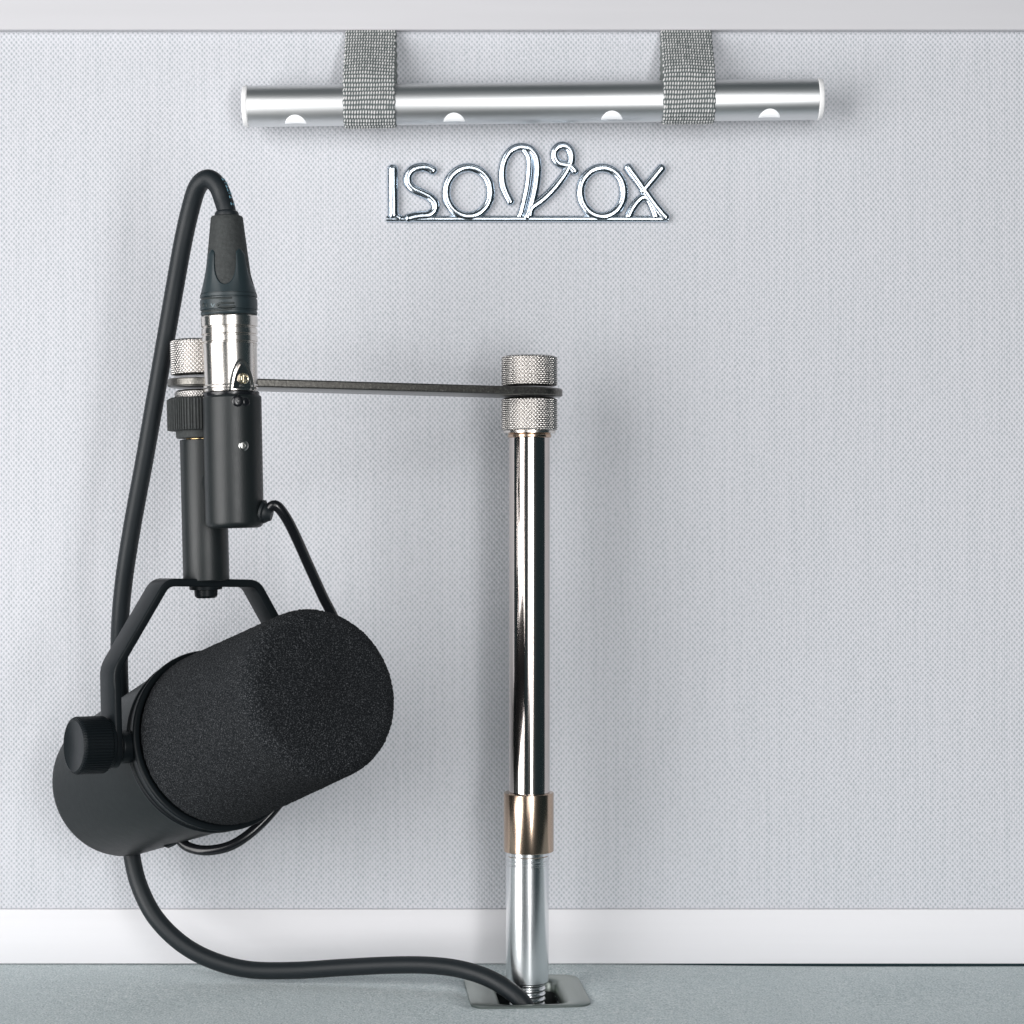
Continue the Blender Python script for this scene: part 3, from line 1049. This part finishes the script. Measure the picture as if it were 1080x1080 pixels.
def strap(px_top, px_bot, seed, label):
    r_ = np.random.default_rng(seed)
    zc = (BL + BX * (((px_bot - 540) / F_PX * D_BAR - BL[0]) / BX[0]))
    yb, zb = zc[1], zc[2]
    R = BRAD + 0.75
    pts = [(-2.7, Z_TR + 8), (-2.9, Z_TR + 1), (-5.2, Z_TR - 3.0)]
    a0 = 38
    pts += [(yb - R * math.cos(math.radians(a0)) + 2.6, zb + R * math.sin(math.radians(a0)) + 7.0)]
    for t in (a0 - 6, 10, -20, -50, -80, -110, -140, -165):
        pts.append((yb - R * math.cos(math.radians(t)), zb + R * math.sin(math.radians(t))))
    pts += [(-3.0, zb + 6), (-1.3, Z_TR - 4), (-1.1, Z_TR + 8)]
    p2 = catmull(np.array(pts), 24)
    s = np.concatenate([[0], np.cumsum(np.hypot(*np.diff(p2, axis=0).T))])
    step = 2.15 / 11
    ss = np.arange(0, s[-1], step)
    yy, zz = np.interp(ss, s, p2[:, 0]), np.interp(ss, s, p2[:, 1])
    ty, tz = np.gradient(yy), np.gradient(zz)
    ln = np.hypot(ty, tz)
    ny_, nz_ = tz / ln, -ty / ln                # outward (towards the viewer on the front run)
    W, nb = 21.4, 19
    nw = nb * 7 + 1
    w = np.linspace(-0.5, 0.5, nw)
    S, Wg = np.meshgrid(ss, w, indexing="ij")
    row = S / 1.95 + 0.06 * np.sin(Wg * 5 + S * 0.35 + seed) + 0.02 * np.sin(Wg * 17 + seed)
    colm = (Wg + 0.5) * nb
    ri = np.floor(row)
    fr = row % 1.0
    odd = (ri % 2 == 0)
    ph = colm + 0.18 * odd + 0.22 * (fr - 0.5)
    bead = np.abs(np.sin(np.pi * ph)) ** 0.8 * np.sin(np.pi * fr) ** 0.7
    jit = r_.normal(1, 0.10, (int(ri.max()) + 2, nb + 2))
    bead = bead * np.clip(jit[ri.astype(int), np.clip(np.floor(ph).astype(int), 0, nb + 1)], 0.55, 1.4)
    selv = np.clip((0.5 - np.abs(Wg)) / 0.035, 0, 1)
    hgt = 0.7 * bead * (0.5 + 0.5 * selv) - 0.3 * (1 - selv)
    # width direction: mostly along x, drifting from px_top to px_bot
    x0, x1 = (px_top - 540) / F_PX * 838.0, (px_bot - 540) / F_PX * 825.0
    fz = np.clip((Z_TR - zz) / (Z_TR - zb), 0, 1)
    xc = x0 + (x1 - x0) * fz
    fold = 0.45 * np.sin(np.clip(fz, 0, 1) * np.pi) ** 2
    xe = W * Wg + 0.22 * np.sin(ss / 0.7)[:, None] * np.sign(Wg) * (np.abs(Wg) > 0.46)
    Xs = xc[:, None] + xe
    off = hgt + (fold[:, None] * np.cos(Wg * 5.2 + 0.6) * np.where(np.arange(len(ss)) < len(ss) * 0.42, 1, 0)[:, None])
    Yv = yy[:, None] + ny_[:, None] * off
    Zv = zz[:, None] + nz_[:, None] * off + (BX[2] / BX[0]) * (Xs - xc[:, None]) * fz[:, None]
    front = np.stack([Xs, Yv, Zv], -1).reshape(-1, 3)
    th = 1.1
    Yb, Zb = yy[:, None] - ny_[:, None] * 0.55 + 0 * Xs, zz[:, None] - nz_[:, None] * 0.55 + (BX[2] / BX[0]) * (Xs - xc[:, None]) * fz[:, None]
    back = np.stack([Xs, Yb, Zb], -1).reshape(-1, 3)
    n = len(ss)
    fcs = []
    for i in range(n - 1):
        for j in range(nw - 1):
            a_ = i * nw + j
            fcs.append([a_, a_ + 1, a_ + nw + 1, a_ + nw])
    o_ = n * nw
    for i in range(n - 1):
        for j in (0, nw - 1):
            a_ = i * nw + j
            fcs.append([a_, a_ + nw, o_ + a_ + nw, o_ + a_])
        a_, b_ = o_ + i * nw, o_ + i * nw + nw - 1
        fcs.append([a_, b_, b_ + nw, a_ + nw])
    allv = np.concatenate([front, back])
    bead_tone = np.concatenate([np.clip(bead, 0, 1.2).ravel(), np.full(len(back), 0.4)])
    o = mesh("strap", allv, fcs, "strap", None, 180, bead_tone)
    o["label"] = label
    o["category"] = "strap"
    o["group"] = "webbing straps holding the light bar"
    return o


strap(389.5, 389.0, 3, "grey woven webbing strap round the light bar, above the letter I of the sign")
strap(725.5, 727.5, 8, "grey woven webbing strap round the light bar, just beyond the letter X of the sign")

# ------------------------------------------------------------------ chrome lettering on the wall
D_SG = 848.5
sg = thing("lettering_sign", "shiny chrome wire lettering reading ISOVOX fixed to the grey fabric wall", "sign", P(556, 236, 849))


def zp(x, y, d=D_SG):
    return P(390 + x / 3.2727, 130 + y / 3.2727, d)


def letter(strokes, name="letter", d=D_SG):
    m_ = Mesher()
    for pts_, rad, closed in strokes:
        pts3 = [zp(a_, b_, d) if True else None for a_, b_ in pts_]
        if closed:
            path = catmull(pts3 + [pts3[0]], 10)[:-1]
        else:
            path = catmull(pts3, 10)
        v, f = tube_geo(path, rad, 20, closed)
        yc = d - D_WALL
        v[:, 1] = yc + (v[:, 1] - yc) * 0.78
        m_.add(v, f)
    return m_.build(name, "sign_chrome", sg, 60)


def ell(cx, cy, rx, ry, n=20):
    return [(cx + rx * math.cos(2 * math.pi * i / n), cy + ry * math.sin(2 * math.pi * i / n)) for i in range(n)]


RS = 2.0
letter([([(79, 156), (79, 200), (80, 260), (81, 318)], RS + 0.35, False), ([(81, 318), (92, 323), (103, 328)], RS * 0.8, False)])
letter([([(220, 164), (200, 154), (175, 152), (148, 160), (132, 182), (134, 208), (152, 228), (182, 242), (208, 256), (225, 278), (222, 302), (200, 317), (165, 320), (132, 328)], RS, False)])
letter([(ell(340, 237, 77, 84), RS, True)])
letter([([(486, 272), (472, 245), (460, 210), (457, 170), (464, 132), (482, 100), (508, 84), (538, 84), (560, 96), (575, 122), (579, 160), (574, 210), (565, 255), (553, 300), (543, 325)], RS * 0.92, False),
        ([(533, 92), (548, 118), (550, 150), (546, 200), (537, 250), (525, 300), (517, 322)], RS * 0.72, False),
        ([(552, 318), (560, 292), (592, 268), (628, 234), (660, 195), (684, 158), (696, 128), (693, 98), (676, 80), (654, 80), (638, 98), (640, 124), (656, 140), (676, 144), (694, 150), (709, 166)], RS * 0.95, False)])
letter([(ell(802, 238, 75, 84), RS, True)])
letter([([(890, 152), (918, 190), (948, 232), (978, 275), (1008, 312), (1022, 326)], RS, False),
        ([(1008, 154), (982, 186), (952, 222), (944, 236)], RS, False),
        ([(893, 322), (908, 292), (926, 268), (944, 256), (962, 264), (976, 290), (988, 322)], RS * 0.9, False)])
v, f = box_geo(zp(58, 0)[0], zp(1030, 0)[0], -2.5, -0.1, 0, 2.7, 1.1)
zz0 = zp(500, 341)[2]
mesh("base_bar", [(a_, b_, c_ + zz0) for a_, b_, c_ in v], f, "sign_chrome", sg, 30)

# ------------------------------------------------------------------ camera
cam = bpy.data.cameras.new("camera")
cam.sensor_width = 36.0
cam.lens = 18.0 / (540.0 / F_PX)
cam.clip_start, cam.clip_end = 0.02, 20.0
co = bpy.data.objects.new("camera", cam)
co.location = (0, -D_WALL * MM, H_EYE * MM)
co.rotation_euler = (math.radians(90), 0, 0)
COL.objects.link(co)
SC.camera = co


# ------------------------------------------------------------------ studio light
def area(name, loc, target, sx, sy, power, color, spread=180):
    l = bpy.data.lights.new(name, "AREA")
    l.shape = "RECTANGLE"
    l.size, l.size_y = sx, sy
    l.energy = power
    l.color = color
    l.spread = math.radians(spread)
    o = bpy.data.objects.new(name, l)
    o.location = loc
    o.rotation_euler = (Vector(target) - Vector(loc)).to_track_quat("-Z", "Z").to_euler()
    COL.objects.link(o)
    return o


area("softbox_light", (-0.88, -0.86, 0.35), (0.0, 0.0, 0.27), 1.15, 0.66, 12.0, (1.0, 0.985, 0.98))
area("low_fill_light", (-0.88, -0.86, -0.20), (0.0, 0.0, 0.15), 1.05, 0.32, 5.2, (1.0, 0.985, 0.98))  # added low light: fills from below and brightens the post's reflections
area("panel_light", (0.16, -1.02, 0.36), (0.05, 0.0, 0.25), 0.52, 0.70, 3.3, (1.0, 0.99, 0.99))
area("strip_light", (0.25, -0.98, 0.13), (0.0, 0.0, 0.17), 0.10, 0.46, 2.4, (1.0, 0.99, 0.99))

w = bpy.data.worlds.new("World")
SC.world = w
w.use_nodes = True
w.node_tree.nodes["Background"].inputs[0].default_value = (0.42, 0.72, 0.84, 1)
w.node_tree.nodes["Background"].inputs[1].default_value = 0.042

SC.view_settings.view_transform = "Standard"
SC.view_settings.look = "None"
SC.view_settings.exposure = 0.09
SC.view_settings.gamma = 1.0
SC.view_settings.use_curve_mapping = False
SC.cycles.use_denoising = True
SC.cycles.max_bounces = 8
